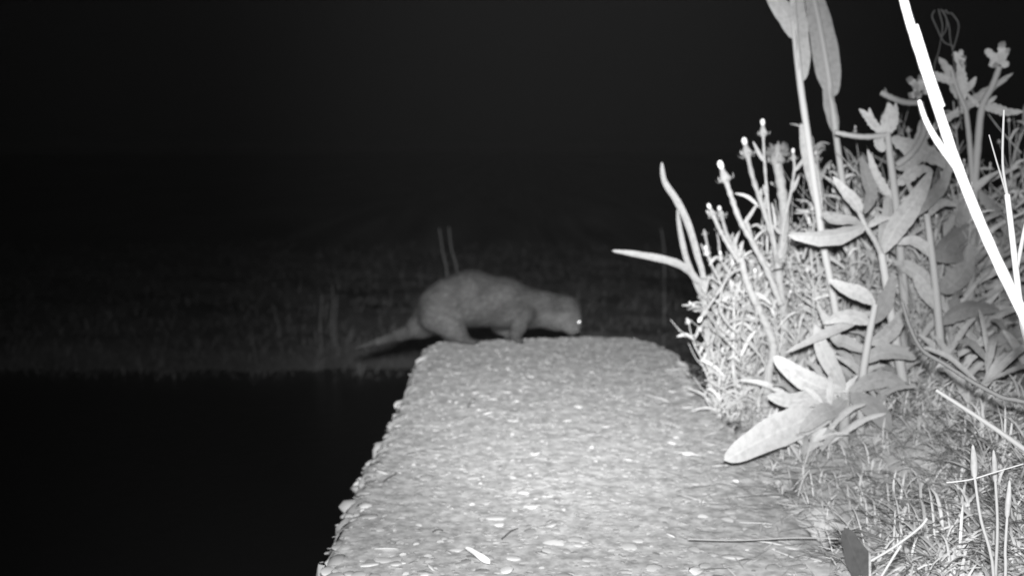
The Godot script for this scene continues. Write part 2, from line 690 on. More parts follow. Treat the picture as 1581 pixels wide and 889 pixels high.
	# coat: short hairs lying towards the tail
	var fur := Shape.new()
	var tris := s.t.size() / 3
	for k in 42000:
		var i := (rng.randi() % tris) * 3
		var a := s.t[i]
		var u := rng.randf()
		var v := rng.randf()
		if u + v > 1.0:
			u = 1.0 - u; v = 1.0 - v
		var p: Vector3 = s.v[a] + (s.v[s.t[i + 1]] - s.v[a]) * u + (s.v[s.t[i + 2]] - s.v[a]) * v
		var nor: Vector3 = s.n[a]
		if p.y < 0.02: continue
		var lie := Vector3(-1.0, -0.35, -0.05) if p.x < hed.x else Vector3(-0.7, 0.6, 0.0)
		lie = (lie - nor * lie.dot(nor)).normalized()
		var dir := (lie + nor * rng.randf_range(0.15, 0.5) + Vector3(rng.randfn(), rng.randfn(), rng.randfn()) * 0.18).normalized()
		var ln := rng.randf_range(0.012, 0.026)
		if p.x > sho.x: ln *= 0.6
		var side := dir.cross(nor).normalized() * 0.0011
		var c: float = s.c[a].r * rng.randf_range(0.6, 1.5) * (2.0 if rng.randf() < 0.07 else 1.0)
		var b0 := fur.put(p - side, nor, c)
		fur.put(p + side, nor, c)
		fur.put(p + dir * ln, nor, c)
		fur.tri(b0, b0 + 1, b0 + 2)
	var coat := part("fur", fur, M.fur, t, base)
	coat.set_meta("kind", "stuff")
	# face
	var eye := Shape.new()
	ball(eye, at(894.5, 497, 4.428), 0.009, Vector3.ONE, 1.0)
	part("eye", eye, M.eyeshine, t, base)
	var nose := Shape.new()
	ball(nose, at(889, 512, 4.445), 0.011, Vector3(1.2, 0.9, 1.0), 1.0)
	part("nose", nose, M.nose, t, base)
	for e in [[846, 462, 4.41], [858, 456, 4.52]]:
		var ear := Shape.new()
		ball(ear, at(e[0], e[1], e[2]), 0.013, Vector3(0.8, 1.0, 0.6), 0.045)
		part("ear", ear, M.fur, t, base)
	for k in 9:
		var wh := Shape.new()
		var p0 := at(886 + rng.randf_range(-4, 3), 506 + rng.randf_range(-4, 3), 4.435)
		wh.tube(smooth([p0, p0 + Vector3(rng.randf_range(-0.01, 0.035), rng.randf_range(-0.02, 0.012), rng.randf_range(0.02, 0.045))], 3), 0.0006, 0.0003, 4, 0.3)
		part("whisker", wh, M.fur, t, base)

func otter_tone(p: Vector3, hed: Vector3, sho: Vector3, che: Vector3) -> float:
	# brown coat with the paler throat and cheek that the photograph shows, and a mottle of damp fur
	var v := 0.043 + 0.018 * n_soft.get_noise_3d(p.x * 420.0, p.y * 420.0, p.z * 420.0) + 0.012 * n_soft.get_noise_3d(p.x * 1500.0, p.y * 1500.0, p.z * 1500.0)
	var line := hed.y + 0.012
	var jag := 0.010 * n_soft.get_noise_2d(p.x * 1400.0, p.z * 1400.0)
	var pale := ss(sho.x + 0.03, sho.x + 0.08, p.x + jag) * ss(line + 0.014, line - 0.012, p.y + jag)
	v += 0.020 * pale - 0.006 * ss(sho.x - 0.05, sho.x, p.x) * (1.0 - pale)
	v += 0.010 * ss(che.x - 0.14, che.x - 0.24, p.x + jag * 3.0)
	return maxf(v, 0.02)

func ball(s: Shape, c: Vector3, r: float, k: Vector3, col: float) -> void:
	var first := s.v.size()
	for j in 9:
		for i in 12:
			var th := PI * j / 8
			var ph := TAU * i / 12
			var q := Vector3(sin(th) * cos(ph), cos(th), sin(th) * sin(ph))
			s.put(c + q * k * r, (q / k).normalized(), col)
	for j in 8:
		for i in 12:
			var a := first + j * 12 + i
			var b := first + j * 12 + (i + 1) % 12
			s.tri(a, b, a + 12); s.tri(b, b + 12, a + 12)

# ---------------------------------------------------------------- weeds on the bank
func rooted(p: Array, lean := 0.0) -> Array:
	# carry a stem on down into the bank
	var e: Vector3 = p[p.size() - 1]
	var g := ground_h(e.x + lean, -e.z)
	var out := p.duplicate()
	if e.y > g + 0.01:
		out.append(Vector3(e.x + lean, g - 0.015, e.z))
	return out

func stem(called: String, pts: Array, r0: float, r1: float, col: float, parent: Node3D, org: Vector3, wob := 0.08, m: Material = null, sides := 6) -> Node3D:
	var s := Shape.new()
	s.tube(smooth(pts, 5), r0, r1, sides, col, wob)
	return part(called, s, m if m else M.plant, parent, org)

func leaf(pts: Array, w: float, parent: Node3D, org: Vector3, col := 0.28, fold := 0.25, teeth := 0.06, roll := 0.0, called := "leaf", shape := 0.75, peak := 0.42) -> Node3D:
	var s := Shape.new()
	var c: Vector3 = pts[0]
	var along: Vector3 = (pts[pts.size() - 1] - c).normalized()
	var face: Vector3 = (cam_at - c).normalized().rotated(along, roll)
	s.leaf(smooth(pts, 7), w, face, fold, teeth, col, shape, peak)
	return part(called, s, M.plant, parent, org)

func bud(p: Vector3, axis_dir: Vector3, size: float, parent: Node3D, org: Vector3, tip := true, col := 0.24) -> void:
	# a closed flower head: a ribbed green cup, narrow above, with a pale tuft at its end
	var s := Shape.new()
	s.lathe(p, axis_dir, [[-0.35 * size, 0.12 * size], [-0.15 * size, 0.42 * size], [0.15 * size, 0.62 * size], [0.5 * size, 0.50 * size], [0.95 * size, 0.30 * size], [1.3 * size, 0.22 * size], [1.32 * size, 0.0]], 9, col, 0.12)
	for k in 7:
		var a := TAU * k / 7
		var side := axis_dir.cross(Vector3(0.2, 0.3, 1)).normalized().rotated(axis_dir, a)
		var q := p + side * 0.5 * size
		s.leaf(smooth([q, q + side * 0.35 * size + axis_dir * 0.05 * size, q + side * 0.5 * size + axis_dir * 0.45 * size], 3), 0.35 * size, side, 0.2, 0.0, col)
	var b := part("flower_head", s, M.plant, parent, org)
	if tip:
		var u := Shape.new()
		u.lathe(p, axis_dir, [[1.25 * size, 0.18 * size], [1.5 * size, 0.30 * size], [1.85 * size, 0.33 * size], [2.1 * size, 0.18 * size], [2.12 * size, 0.0]], 8, 0.62, 0.1)
		part("tuft", u, M.plant, b, org)

func weeds() -> void:
	bud_plant()
	grass_leaves()
	tall_stems()
	lance_plants()
	rosette()
	canes()
	filler()

func bud_plant() -> void:
	var d := 3.05
	var foot := rooted(path(d, d, [1186, 580]))
	var org: Vector3 = foot[foot.size() - 1]
	var t := thing("bud_weed", "branching weed with narrow closed flower heads tipped white, leaning over the wall edge", "weed", org)
	var px := d / F
	stem("stem", rooted(path(d, d, [1145, 398, 1152, 430, 1165, 462, 1183, 500, 1194, 530, 1193, 555, 1186, 580])), 5.5 * px, 9.0 * px, 0.27, t, org, 0.18)
	stem("stem", rooted(path(d + .1, d + .1, [1200, 400, 1206, 450, 1212, 500, 1208, 560])), 7.0 * px, 8.0 * px, 0.25, t, org, 0.2)
	var arms := [
		[[1179, 208, 1181, 250, 1187, 320, 1196, 375, 1200, 410], 3.0, 10.0, 0.0],
		[[1155, 240, 1163, 275, 1180, 325, 1194, 370, 1202, 415], 5.0, 13.0, 0.1],
		[[1121, 278, 1130, 305, 1143, 340, 1163, 375, 1186, 420, 1206, 470], 5.5, 13.0, -0.05],
		[[1102, 333, 1112, 355, 1125, 378, 1142, 405], 4.5, 9.0, 0.05],
		[[1115, 335, 1122, 360, 1134, 385, 1145, 405], 4.0, 9.0, 0.1],
		[[1226, 246, 1227, 262, 1221, 300, 1211, 345, 1206, 400], 3.0, 7.0, 0.0],
		[[1090, 480, 1102, 462, 1120, 435, 1132, 420, 1146, 415], 3.2, 9.0, -0.05],
		[[1262, 248, 1266, 285, 1262, 330, 1240, 400], 3.0, 8.0, 0.15],
		[[1089, 362, 1096, 395, 1104, 430, 1110, 470, 1120, 510], 3.0, 6.0, 0.4],
		[[1108, 355, 1112, 400, 1110, 450, 1118, 510], 3.0, 6.0, 0.45],
		[[1092, 385, 1102, 420, 1108, 460, 1118, 505], 2.5, 6.0, 0.4]]
	for a in arms:
		var dd: float = d + a[3]
		var pts := path(dd, d if a[3] < 0.3 else dd, a[0])
		if a[3] > 0.3: pts = rooted(pts)
		var st := stem("branch", pts, a[1] * px * 0.75, a[1] * px, 0.26, t, org, 0.2)
		var dir: Vector3 = (pts[0] - pts[1]).normalized()
		bud(pts[0], dir, a[2] * px * 1.15, t, org, a[2] > 6.5)
		for k in 3:
			var i := rng.randi_range(1, pts.size() - 2)
			var q: Vector3 = pts[i].lerp(pts[i + 1], rng.randf())
			var o := Vector3(rng.randf_range(-0.03, 0.03), rng.randf_range(0.01, 0.045), rng.randf_range(-0.01, 0.03))
			leaf([q, q + o * 0.6, q + o * 1.3 + Vector3(0, 0.006, 0)], 6 * px, t, org, 0.25, 0.2, 0.0)
	# the large open head
	var pts2 := path(d + .1, d + .1, [1200, 250, 1207, 290, 1212, 340, 1206, 405])
	stem("branch", pts2, 8 * px, 9 * px, 0.25, t, org, 0.15)
	bud(pts2[0], Vector3(0, 1, 0.05).normalized(), 21 * px, t, org, false, 0.20)
	var fuzz := Shape.new()
	var heart := at(1202, 238, d + .1)
	for k in 150:
		var q := Vector3(rng.randfn(), absf(rng.randfn()) * 0.9 - 0.25, rng.randfn()).normalized()
		fuzz.tube(PackedVector3Array([heart + q * 0.006, heart + q * rng.randf_range(0.030, 0.042)]), 0.0016, 0.0007, 4, 0.17)
	part("seed_fluff", fuzz, M.plant, t, org).set_meta("kind", "stuff")

func grass_leaves() -> void:
	var d := 3.3
	var org: Vector3 = rooted(path(d, d, [1100, 540]))[1]
	var t := thing("coarse_grass", "coarse grass plant with long arching blades reaching out over the wall", "grass", org)
	var px := d / F
	var blades := [
		[[1022, 250, 1026, 280, 1045, 310, 1062, 345, 1077, 395, 1088, 450, 1100, 540], 11.0, 0.0],
		[[1046, 322, 1050, 355, 1060, 400, 1076, 440, 1092, 490, 1102, 540], 9.0, 0.1],
		[[945, 387, 985, 393, 1030, 402, 1055, 412, 1072, 428, 1086, 462, 1102, 540], 12.0, -0.1],
		[[1132, 395, 1122, 430, 1112, 480, 1104, 540], 11.0, 0.15]]
	for b in blades:
		var p := path(d + b[2], d, b[0])
		p.reverse()
		p = [Vector3(p[0].x, ground_h(p[0].x, -p[0].z) - 0.01, p[0].z)] + p.slice(1)
		leaf(p, b[1] * px, t, org, 0.24, 0.3, 0.0, 0.25, "blade", 0.5, 0.6)

func tall_stems() -> void:
	var d := 3.0
	var px := d / F
	var pts := rooted(path(d, d, [1222, -60, 1226, 30, 1235, 120, 1247, 205, 1262, 310, 1272, 380, 1284, 440, 1298, 525, 1303, 570]))
	var org: Vector3 = pts[pts.size() - 1]
	var t := thing("reed_stem", "tall pale reed stem with a wide leaf sheath, rising behind the branching bud weed", "reed", org)
	stem("stem", pts, 5.0 * px, 6.5 * px, 0.30, t, org, 0.03, M.stalk, 8)
	leaf(path(d, d, [1236, 128, 1240, 100, 1236, 50, 1231, -10, 1228, -70]), 24 * px, t, org, 0.26, 0.35, 0.0, 0.5, "sheath", 0.6)
	leaf(path(d, d, [1226, 60, 1216, 25, 1200, 2, 1175, -40]), 30 * px, t, org, 0.27, 0.3, 0.0, -0.2, "leaf", 0.7)
	leaf(path(d, d, [1268, 335, 1256, 280, 1245, 235, 1237, 190]), 20 * px, t, org, 0.27, 0.3, 0.0, 0.3, "sheath", 0.6)
	d = 3.15
	px = d / F
	pts = rooted(path(d, d, [1243, -60, 1262, 20, 1277, 100, 1284, 150, 1291, 205, 1300, 270, 1310, 340, 1318, 420, 1322, 500]))
	org = pts[pts.size() - 1]
	t = thing("reed_stem", "thinner grey reed stem with one broad strap leaf at its top, beside a paler reed", "reed", org)
	stem("stem", pts, 4.0 * px, 6.0 * px, 0.25, t, org, 0.03, M.stalk, 8)
	leaf(path(d, d, [1287, 150, 1279, 110, 1271, 60, 1258, 0, 1240, -70]), 40 * px, t, org, 0.22, 0.2, 0.0, 0.15, "leaf", 0.55, 0.35)
	leaf(path(d, d, [1293, 212, 1287, 180, 1280, 150, 1276, 120]), 20 * px, t, org, 0.20, 0.3, 0.0, -0.4, "sheath", 0.7)

func lance_plants() -> void:
	# leafy weed with opposite lance leaves in the middle of the bank
	var d := 2.75
	var px := d / F
	var pts := rooted(path(d, d, [1362, 392, 1368, 430, 1374, 470, 1383, 520, 1392, 570, 1398, 610]))
	var org: Vector3 = pts[pts.size() - 1]
	var t := thing("leafy_weed", "leafy weed whose single stem forks into broad upright lance leaves", "weed", org)
	stem("stem", pts, 6 * px, 9 * px, 0.33, t, org, 0.06, M.stalk, 8)
	stem("branch", path(d, d, [1362, 394, 1352, 372, 1338, 350, 1326, 325]), 5 * px, 4 * px, 0.3, t, org)
	for l in [
		[[1362, 392, 1385, 350, 1412, 312, 1440, 262], 34, .32, 0.2, 0.0],
		[[1362, 388, 1368, 355, 1371, 330, 1373, 300], 22, .30, -0.3, 0.1],
		[[1392, 345, 1425, 315, 1455, 285, 1470, 240], 24, .28, 0.4, 0.1],
		[[1338, 350, 1300, 362, 1260, 366, 1216, 362], 30, .34, -0.5, -0.1],
		[[1332, 345, 1310, 340, 1285, 340, 1268, 328], 17, .33, 0.5, -0.1],
		[[1340, 352, 1352, 342, 1362, 338, 1378, 336], 12, .30, 0.2, 0.0],
		[[1330, 330, 1320, 312, 1305, 296, 1286, 272], 20, .34, 0.3, -0.05],
		[[1335, 330, 1345, 300, 1338, 270, 1330, 240], 22, .26, 0.3, 0.2]]:
		leaf(path(d, d + l[4], l[0]), l[1] * px, t, org, l[2], 0.3, 0.05, l[3])
	# lower leaves, a second stem
	d = 2.85
	px = d / F
	pts = rooted(path(d, d, [1432, 330, 1440, 395, 1446, 450, 1452, 520, 1456, 580]))
	org = pts[pts.size() - 1]
	t = thing("leafy_weed", "leafy weed with drooping grey leaves and a hooked stem tip", "weed", org)
	stem("stem", pts, 5 * px, 8 * px, 0.33, t, org, 0.05, M.stalk, 8)
	for l in [
		[[1440, 395, 1462, 375, 1490, 358, 1520, 335], 34, 0.27, 0.5, 0.15],
		[[1442, 400, 1425, 380, 1405, 372, 1385, 378], 20, 0.39, 0.4, 0.0],
		[[1446, 450, 1470, 440, 1490, 415, 1500, 375], 36, 0.29, -0.3, 0.1],
		[[1446, 455, 1425, 430, 1400, 412, 1380, 405], 26, 0.36, 0.4, 0.1],
		[[1452, 500, 1480, 480, 1510, 475, 1545, 480], 34, 0.28, 0.6, 0.1],
		[[1440, 400, 1478, 395, 1500, 380, 1515, 345], 24, 0.28, 0.2, 0.2],
		[[1450, 480, 1432, 455, 1420, 435, 1412, 420], 22, 0.36, 0.2, 0.0],
		[[1434, 335, 1445, 318, 1460, 312, 1478, 318], 16, 0.35, 0.4, 0.0]]:
		leaf(path(d, d + l[4], l[0]), l[1] * px, t, org, l[2], 0.3, 0.08, l[3])
	# leaves crossing low in front
	d = 2.65
	px = d / F
	pts = rooted(path(d, d, [1352, 470, 1345, 505, 1338, 545, 1332, 590]))
	org = pts[pts.size() - 1]
	t = thing("leafy_weed", "low leafy weed with wide pale leaves spread sideways behind the rosette", "weed", org)
	stem("stem", pts, 5 * px, 7 * px, 0.3, t, org, 0.05, M.stalk, 8)
	for l in [
		[[1352, 470, 1330, 455, 1308, 447, 1280, 432], 26, .33, 0.3, 0.0],
		[[1350, 480, 1310, 500, 1265, 520, 1212, 545], 16, .24, 0.2, 0.05],
		[[1345, 500, 1325, 490, 1300, 488, 1272, 500], 24, .31, -0.3, 0.0],
		[[1345, 500, 1360, 480, 1372, 455, 1378, 425], 26, .26, 0.2, 0.1],
		[[1340, 530, 1365, 520, 1385, 500, 1400, 470], 26, .27, 0.3, 0.0],
		[[1338, 545, 1310, 530, 1290, 520, 1262, 470], 22, .27, 0.3, 0.1],
		[[1336, 560, 1360, 545, 1390, 545, 1415, 555], 26, .27, -0.3, 0.0]]:
		leaf(path(d, d + l[4], l[0]), l[1] * px, t, org, l[2], 0.3, 0.06, l[3])
	# the flowering top at the right
	d = 3.0
	px = d / F
	pts = rooted(path(d, d, [1544, 104, 1532, 135, 1517, 166, 1511, 220, 1506, 285, 1503, 350, 1500, 430, 1498, 520]))
	org = pts[pts.size() - 1]
	t = thing("flowering_weed", "tall flowering weed with toothed side leaves and a ragged flower at its tip", "weed", org)
	stem("stem", pts, 4.5 * px, 8 * px, 0.24, t, org, 0.06, M.stalk, 8)
	var br := path(d, d, [1492, 168, 1497, 210, 1501, 260, 1504, 300])
	stem("branch", br, 4 * px, 5 * px, 0.23, t, org, 0.06, M.stalk)
	stem("branch", path(d, d, [1470, 108, 1480, 140, 1492, 168]), 3 * px, 4 * px, 0.23, t, org, 0.06, M.stalk)
	for l in [
		[[1462, 185, 1490, 165, 1525, 140, 1566, 112], 18, 0.31, 0.3, 0.05],
		[[1518, 168, 1535, 166, 1555, 172, 1582, 172], 18, 0.30, 0.3, -0.05],
		[[1517, 166, 1508, 160, 1500, 152, 1492, 142], 9, 0.30, 0.0, 0.0],
		[[1517, 166, 1528, 158, 1535, 152, 1540, 148], 8, 0.32, 0.0, 0.0],
		[[1490, 165, 1478, 140, 1465, 110, 1450, 88], 22, 0.30, 0.4, 0.05],
		[[1490, 155, 1487, 130, 1484, 110, 1482, 80], 18, 0.31, 0.2, 0.0],
		[[1488, 145, 1496, 135, 1502, 128, 1508, 118], 13, 0.32, 0.1, 0.0],
		[[1490, 165, 1465, 182, 1445, 196, 1426, 220], 15, 0.28, 0.3, 0.0],
		[[1478, 128, 1460, 122, 1440, 116, 1425, 120], 15, 0.30, 0.2, 0.0],
		[[1506, 285, 1525, 310, 1545, 335, 1560, 370], 22, 0.27, 0.5, 0.1],
		[[1504, 300, 1490, 320, 1486, 380, 1490, 430], 26, 0.23, -0.2, 0.0]]:
		leaf(path(d, d + l[4], l[0]), l[1] * px, t, org, l[2], 0.25, 0.28, l[3])
	flower(at(1545, 96, d), 15 * px, t, org, [[-22, -28], [-8, -22], [4, -40], [12, -30], [-16, -8], [14, -8]], d, Vector2(1545, 104))
	flower(at(1485, 100, d), 12 * px, t, org, [[-8, -22], [2, -26], [8, -16], [10, -4]], d, Vector2(1482, 102))
	# the flowering weed half hidden by the bright cane
	d = 2.95
	px = d / F
	pts = rooted(path(d, d, [1371, 205, 1374, 235, 1380, 280, 1386, 330, 1392, 400, 1398, 480]))
	org = pts[pts.size() - 1]
	t = thing("flowering_weed", "flowering weed with jagged clustered leaves and a long sideways shoot", "weed", org)
	stem("stem", pts, 5 * px, 8 * px, 0.27, t, org, 0.06, M.stalk, 8)
	stem("branch", path(d, d, [1290, 204, 1315, 209, 1340, 211, 1372, 208]), 4 * px, 5 * px, 0.25, t, org, 0.1, M.stalk)
	stem("branch", path(d + .05, d, [1362, 143, 1380, 152, 1400, 158, 1422, 158]), 5 * px, 5 * px, 0.23, t, org, 0.1, M.stalk)
	stem("branch", path(d, d, [1422, 158, 1428, 200, 1410, 235, 1385, 255]), 5 * px, 6 * px, 0.23, t, org, 0.1, M.stalk)
	for l in [
		[[1368, 208, 1352, 195, 1340, 180, 1327, 168], 16, 0.36, 0.2, 0.0],
		[[1368, 205, 1350, 190, 1345, 178, 1343, 166], 10, 0.36, 0.2, 0.0],
		[[1366, 210, 1368, 190, 1374, 172, 1372, 158], 20, 0.36, 0.2, 0.0],
		[[1366, 210, 1378, 195, 1382, 178, 1384, 158], 16, 0.35, 0.2, 0.0],
		[[1362, 205, 1358, 218, 1362, 228, 1366, 234], 18, 0.32, 0.0, 0.0],
		[[1376, 212, 1405, 225, 1440, 240, 1480, 265], 34, 0.31, 0.3, 0.05],
		[[1384, 260, 1405, 250, 1420, 225, 1425, 180], 30, 0.31, 0.2, 0.05],
		[[1382, 285, 1400, 275, 1420, 262, 1440, 262], 22, 0.32, 0.2, 0.0],
		[[1384, 310, 1365, 290, 1350, 262, 1340, 230], 16, 0.35, 0.3, 0.0],
		[[1386, 330, 1405, 310, 1425, 300, 1450, 298], 24, 0.34, 0.5, 0.0]]:
		leaf(path(d, d + l[4], l[0]), l[1] * px, t, org, l[2], 0.25, 0.26, l[3])
	flower(at(1420, 140, d), 14 * px, t, org, [[-22, -22], [-12, -8], [-20, 6], [-6, -26], [6, -20], [10, -2], [-8, 8]], d, Vector2(1424, 142))

func flower(p: Vector3, size: float, t: Node3D, org: Vector3, dirs: Array, d: float, c: Vector2) -> void:
	var px := d / F
	for q in dirs:
		var a := at(c.x + q[0] * 0.15, c.y + q[1] * 0.15, d + 0.004)
		var b := at(c.x + q[0] * 0.65, c.y + q[1] * 0.7, d - rng.randf_range(-0.02, 0.03))
		var e := at(c.x + q[0], c.y + q[1], d - rng.randf_range(-0.02, 0.03))
		leaf([a, b, e], size * 0.85, t, org, 0.38, 0.35, 0.3, rng.randf_range(-0.3, 0.3), "petal", 0.5, 0.6)

func rosette() -> void:
	var d := 2.62
	var px := d / F
	var c := at(1306, 606, d)
	var org := Vector3(c.x, ground_h(c.x, -c.z), c.z)
	var t := thing("rosette_plant", "low rosette of large pale blunt leaves lying on the edge of the wall", "plant", org)
	var crown := Shape.new()
	crown.tube(smooth([Vector3(c.x, org.y - 0.02, c.z), c], 3), 0.016, 0.012, 8, 0.3)
	part("crown", crown, M.plant, t, org)
	for l in [
		[[1306, 602, 1290, 575, 1272, 542, 1260, 502], 26, 0.33, -0.1, 0.12],
		[[1304, 606, 1270, 598, 1235, 582, 1194, 550], 34, 0.33, 0.2, 0.02],
		[[1304, 610, 1265, 612, 1225, 618, 1184, 610], 28, 0.31, -0.35, 0.0],
		[[1306, 620, 1260, 640, 1190, 672, 1118, 712], 52, 0.33, 0.25, -0.10],
		[[1308, 612, 1290, 630, 1268, 640, 1236, 668], 30, 0.29, 0.3, -0.10],
		[[1310, 606, 1340, 590, 1370, 585, 1400, 600], 30, 0.26, 0.4, 0.0],
		[[1310, 612, 1335, 620, 1360, 640, 1375, 668], 32, 0.22, 0.3, -0.08]]:
		leaf(path(d, d + l[4], l[0]), l[1] * px, t, org, l[2], 0.16, 0.03, l[3], "leaf", 0.62, 0.55)

func canes() -> void:
	var d := 1.1
	var px := d / F
	var org := at(1600, 520, d)
	org.y = ground_h(org.x, -org.z)
	var t := thing("dry_cane", "thick bright dry cane with a forked side shoot slanting in front of the weeds", "cane", Vector3(0.95, ground_h(0.95, 1.1), -1.1))
	org = t.position
	stem("stem", path(d, d, [1385, -40, 1396, 0, 1411, 52, 1440, 140, 1480, 258, 1528, 375, 1581, 485, 1650, 620]) + [at(1800, 860, d), org], 6.0 * px, 8.5 * px, 0.50, t, org, 0.05, M.stalk, 10)
	stem("shoot", path(d, d, [1416, 38, 1424, 66, 1440, 120, 1455, 165]), 2.0 * px, 5 * px, 0.42, t, org, 0.04, M.stalk, 8)
	stem("shoot", path(d - .02, d, [1420, 155, 1430, 185, 1448, 218, 1476, 255]), 2.2 * px, 6 * px, 0.42, t, org, 0.04, M.stalk, 8)
	d = 1.5
	px = d / F
	org = Vector3(at(1640, 700, d).x, 0, at(1640, 700, d).z)
	org.y = ground_h(org.x, -org.z)
	t = thing("dry_cane", "thin pale dry cane standing upright beside the thick bright cane", "cane", org)
	stem("stem", path(d, d, [1551, 170, 1549, 250, 1556, 300]), 1.6 * px, 2.5 * px, 0.2, t, org, 0.03, M.stalk, 6)
	stem("stem", path(d, d, [1556, 300, 1562, 350, 1570, 420, 1580, 500, 1600, 620]) + [org], 4.5 * px, 5.5 * px, 0.32, t, org, 0.03, M.stalk, 8)
	stem("shoot", path(d, d, [1528, 208, 1540, 250, 1552, 290, 1558, 315]), 1.0 * px, 2.0 * px, 0.18, t, org, 0.03, M.stalk, 6)
	stem("shoot", path(d, d, [1600, 300, 1585, 345, 1570, 420]), 3.0 * px, 3.5 * px, 0.25, t, org, 0.03, M.stalk, 6)
	d = 1.35
	px = d / F
	org = at(1880, 940, d)
	org.y = ground_h(org.x, -org.z)
	t = thing("dry_cane", "broken pale cane lying low across the grass below the bright cane", "cane", org)
	stem("stem", path(d, d, [1446, 602, 1480, 624, 1520, 650, 1581, 692, 1680, 765, 1790, 850]) + [org], 2.8 * px, 5.5 * px, 0.17, t, org, 0.06, M.stalk, 8)
	# bristly bramble runner
	d = 2.2
	px = d / F
	var pts := path(d, 2.0, [1395, 470, 1406, 505, 1425, 540, 1460, 562, 1500, 588, 1545, 612, 1600, 640])
	org = rooted(pts)[pts.size()] if rooted(pts).size() > pts.size() else pts[pts.size() - 1]
	t = thing("bramble_runner", "thin bristly runner arching down through the grass", "runner", org)
	stem("stem", rooted(pts), 3.0 * px, 3.5 * px, 0.16, t, org, 0.1, M.stalk, 6)
	var th := Shape.new()
	var sp := smooth(pts, 8)
	for k in range(2, sp.size() - 1):
		var o := Vector3(rng.randfn(), rng.randfn(), rng.randfn()).normalized() * 0.011
		th.tube(PackedVector3Array([sp[k], sp[k] + o]), 0.0012, 0.0003, 4, 0.2)
	part("bristles", th, M.stalk, t, org).set_meta("kind", "stuff")
	# fine dry tendril at the top
	d = 3.0
	px = d / F
	pts = rooted(path(d, d, [1454, 58, 1450, 80, 1443, 108, 1446, 180, 1452, 300, 1460, 480]))
	org = pts[pts.size() - 1]
	t = thing("dry_seedhead", "faint thin dry seedhead of looping threads above the leaves", "seedhead", org)
	stem("stem", pts, 1.0 * px, 2.0 * px, 0.05, t, org, 0.0, M.stalk, 5)
	for q in [[1454, 58, 1446, 40, 1440, 25, 1444, 16], [1454, 58, 1456, 40, 1452, 22, 1450, 14], [1454, 58, 1462, 44, 1462, 28, 1454, 14], [1472, 78, 1468, 60, 1466, 40, 1458, 18], [1472, 78, 1480, 50, 1480, 34, 1470, 20], [1454, 58, 1460, 66, 1470, 70, 1474, 72], [1470, 20, 1464, 20, 1462, 16, 1458, 18], [1472, 78, 1474, 100, 1480, 150, 1486, 200]]:
		stem("thread", path(d, d, q), 1.1 * px, 1.4 * px, 0.06, t, org, 0.0, M.stalk, 5)

func filler() -> void:
	# smaller weeds of the same kind that fill the bank between the larger ones
	for k in 110:
		var px := rng.randf_range(1085, 1560)
		var d := rng.randf_range(2.9, 3.7)
		var x := (px - 790.0) / F * d
		var top := rng.randf_range(0.22, 0.56) * (0.7 + 0.4 * ss(1080.0, 1250.0, px))
		if d < 3.05 and px > 1150 and px < 1340: continue
		weed(Vector3(x, ground_h(x, d), -d), top, "slender", "slender weeds on the bank")
	for k in 38:
		var px := rng.randf_range(1290, 1610)
		var d := rng.randf_range(3.15, 3.9)
		var x := (px - 790.0) / F * d
		weed(Vector3(x, ground_h(x, d), -d), rng.randf_range(0.42, 0.78), "slender", "slender weeds on the bank")
	for k in 40:
		var px := rng.randf_range(1090, 1330)
		var d := rng.randf_range(2.95, 3.35)
		var x := (px - 790.0) / F * d
		if px > 1180 and d < 3.0: continue
		weed(Vector3(x, ground_h(x, d), -d), rng.randf_range(0.28, 0.58) * (0.6 + 0.4 * ss(1090.0, 1200.0, px)), "slender", "slender weeds on the bank")
	for k in 70:
		var px := rng.randf_range(1230, 1640)
		var d := rng.randf_range(2.5, 3.7)
		var x := (px - 790.0) / F * d
		leafy(Vector3(x, ground_h(x, d), -d), rng.randf_range(0.08, 0.22), 9, "short leafy weed with narrow pointed leaves among the grass", "short leafy weeds on the bank")
	for k in 30:
		var px := rng.randf_range(1370, 1640)
		var d := rng.randf_range(2.95, 3.8)
		var x := (px - 790.0) / F * d
		leafy(Vector3(x, ground_h(x, d), -d), rng.randf_range(0.24, 0.50), 18, "knee high leafy weed with crossing lance leaves behind the canes", "taller leafy weeds on the bank")
	for q in [[0.69, 3.55, 0.13], [0.72, 3.35, 0.12], [0.66, 3.2, 0.08], [0.80, 3.5, 0.14], [0.76, 3.75, 0.12], [0.70, 3.0, 0.07]]:
		leafy(Vector3(q[0], ground_h(q[0], q[1]), -q[1]), q[2], 12, "small leafy tuft growing out of the planted edge of the wall", "leafy tufts along the wall edge")

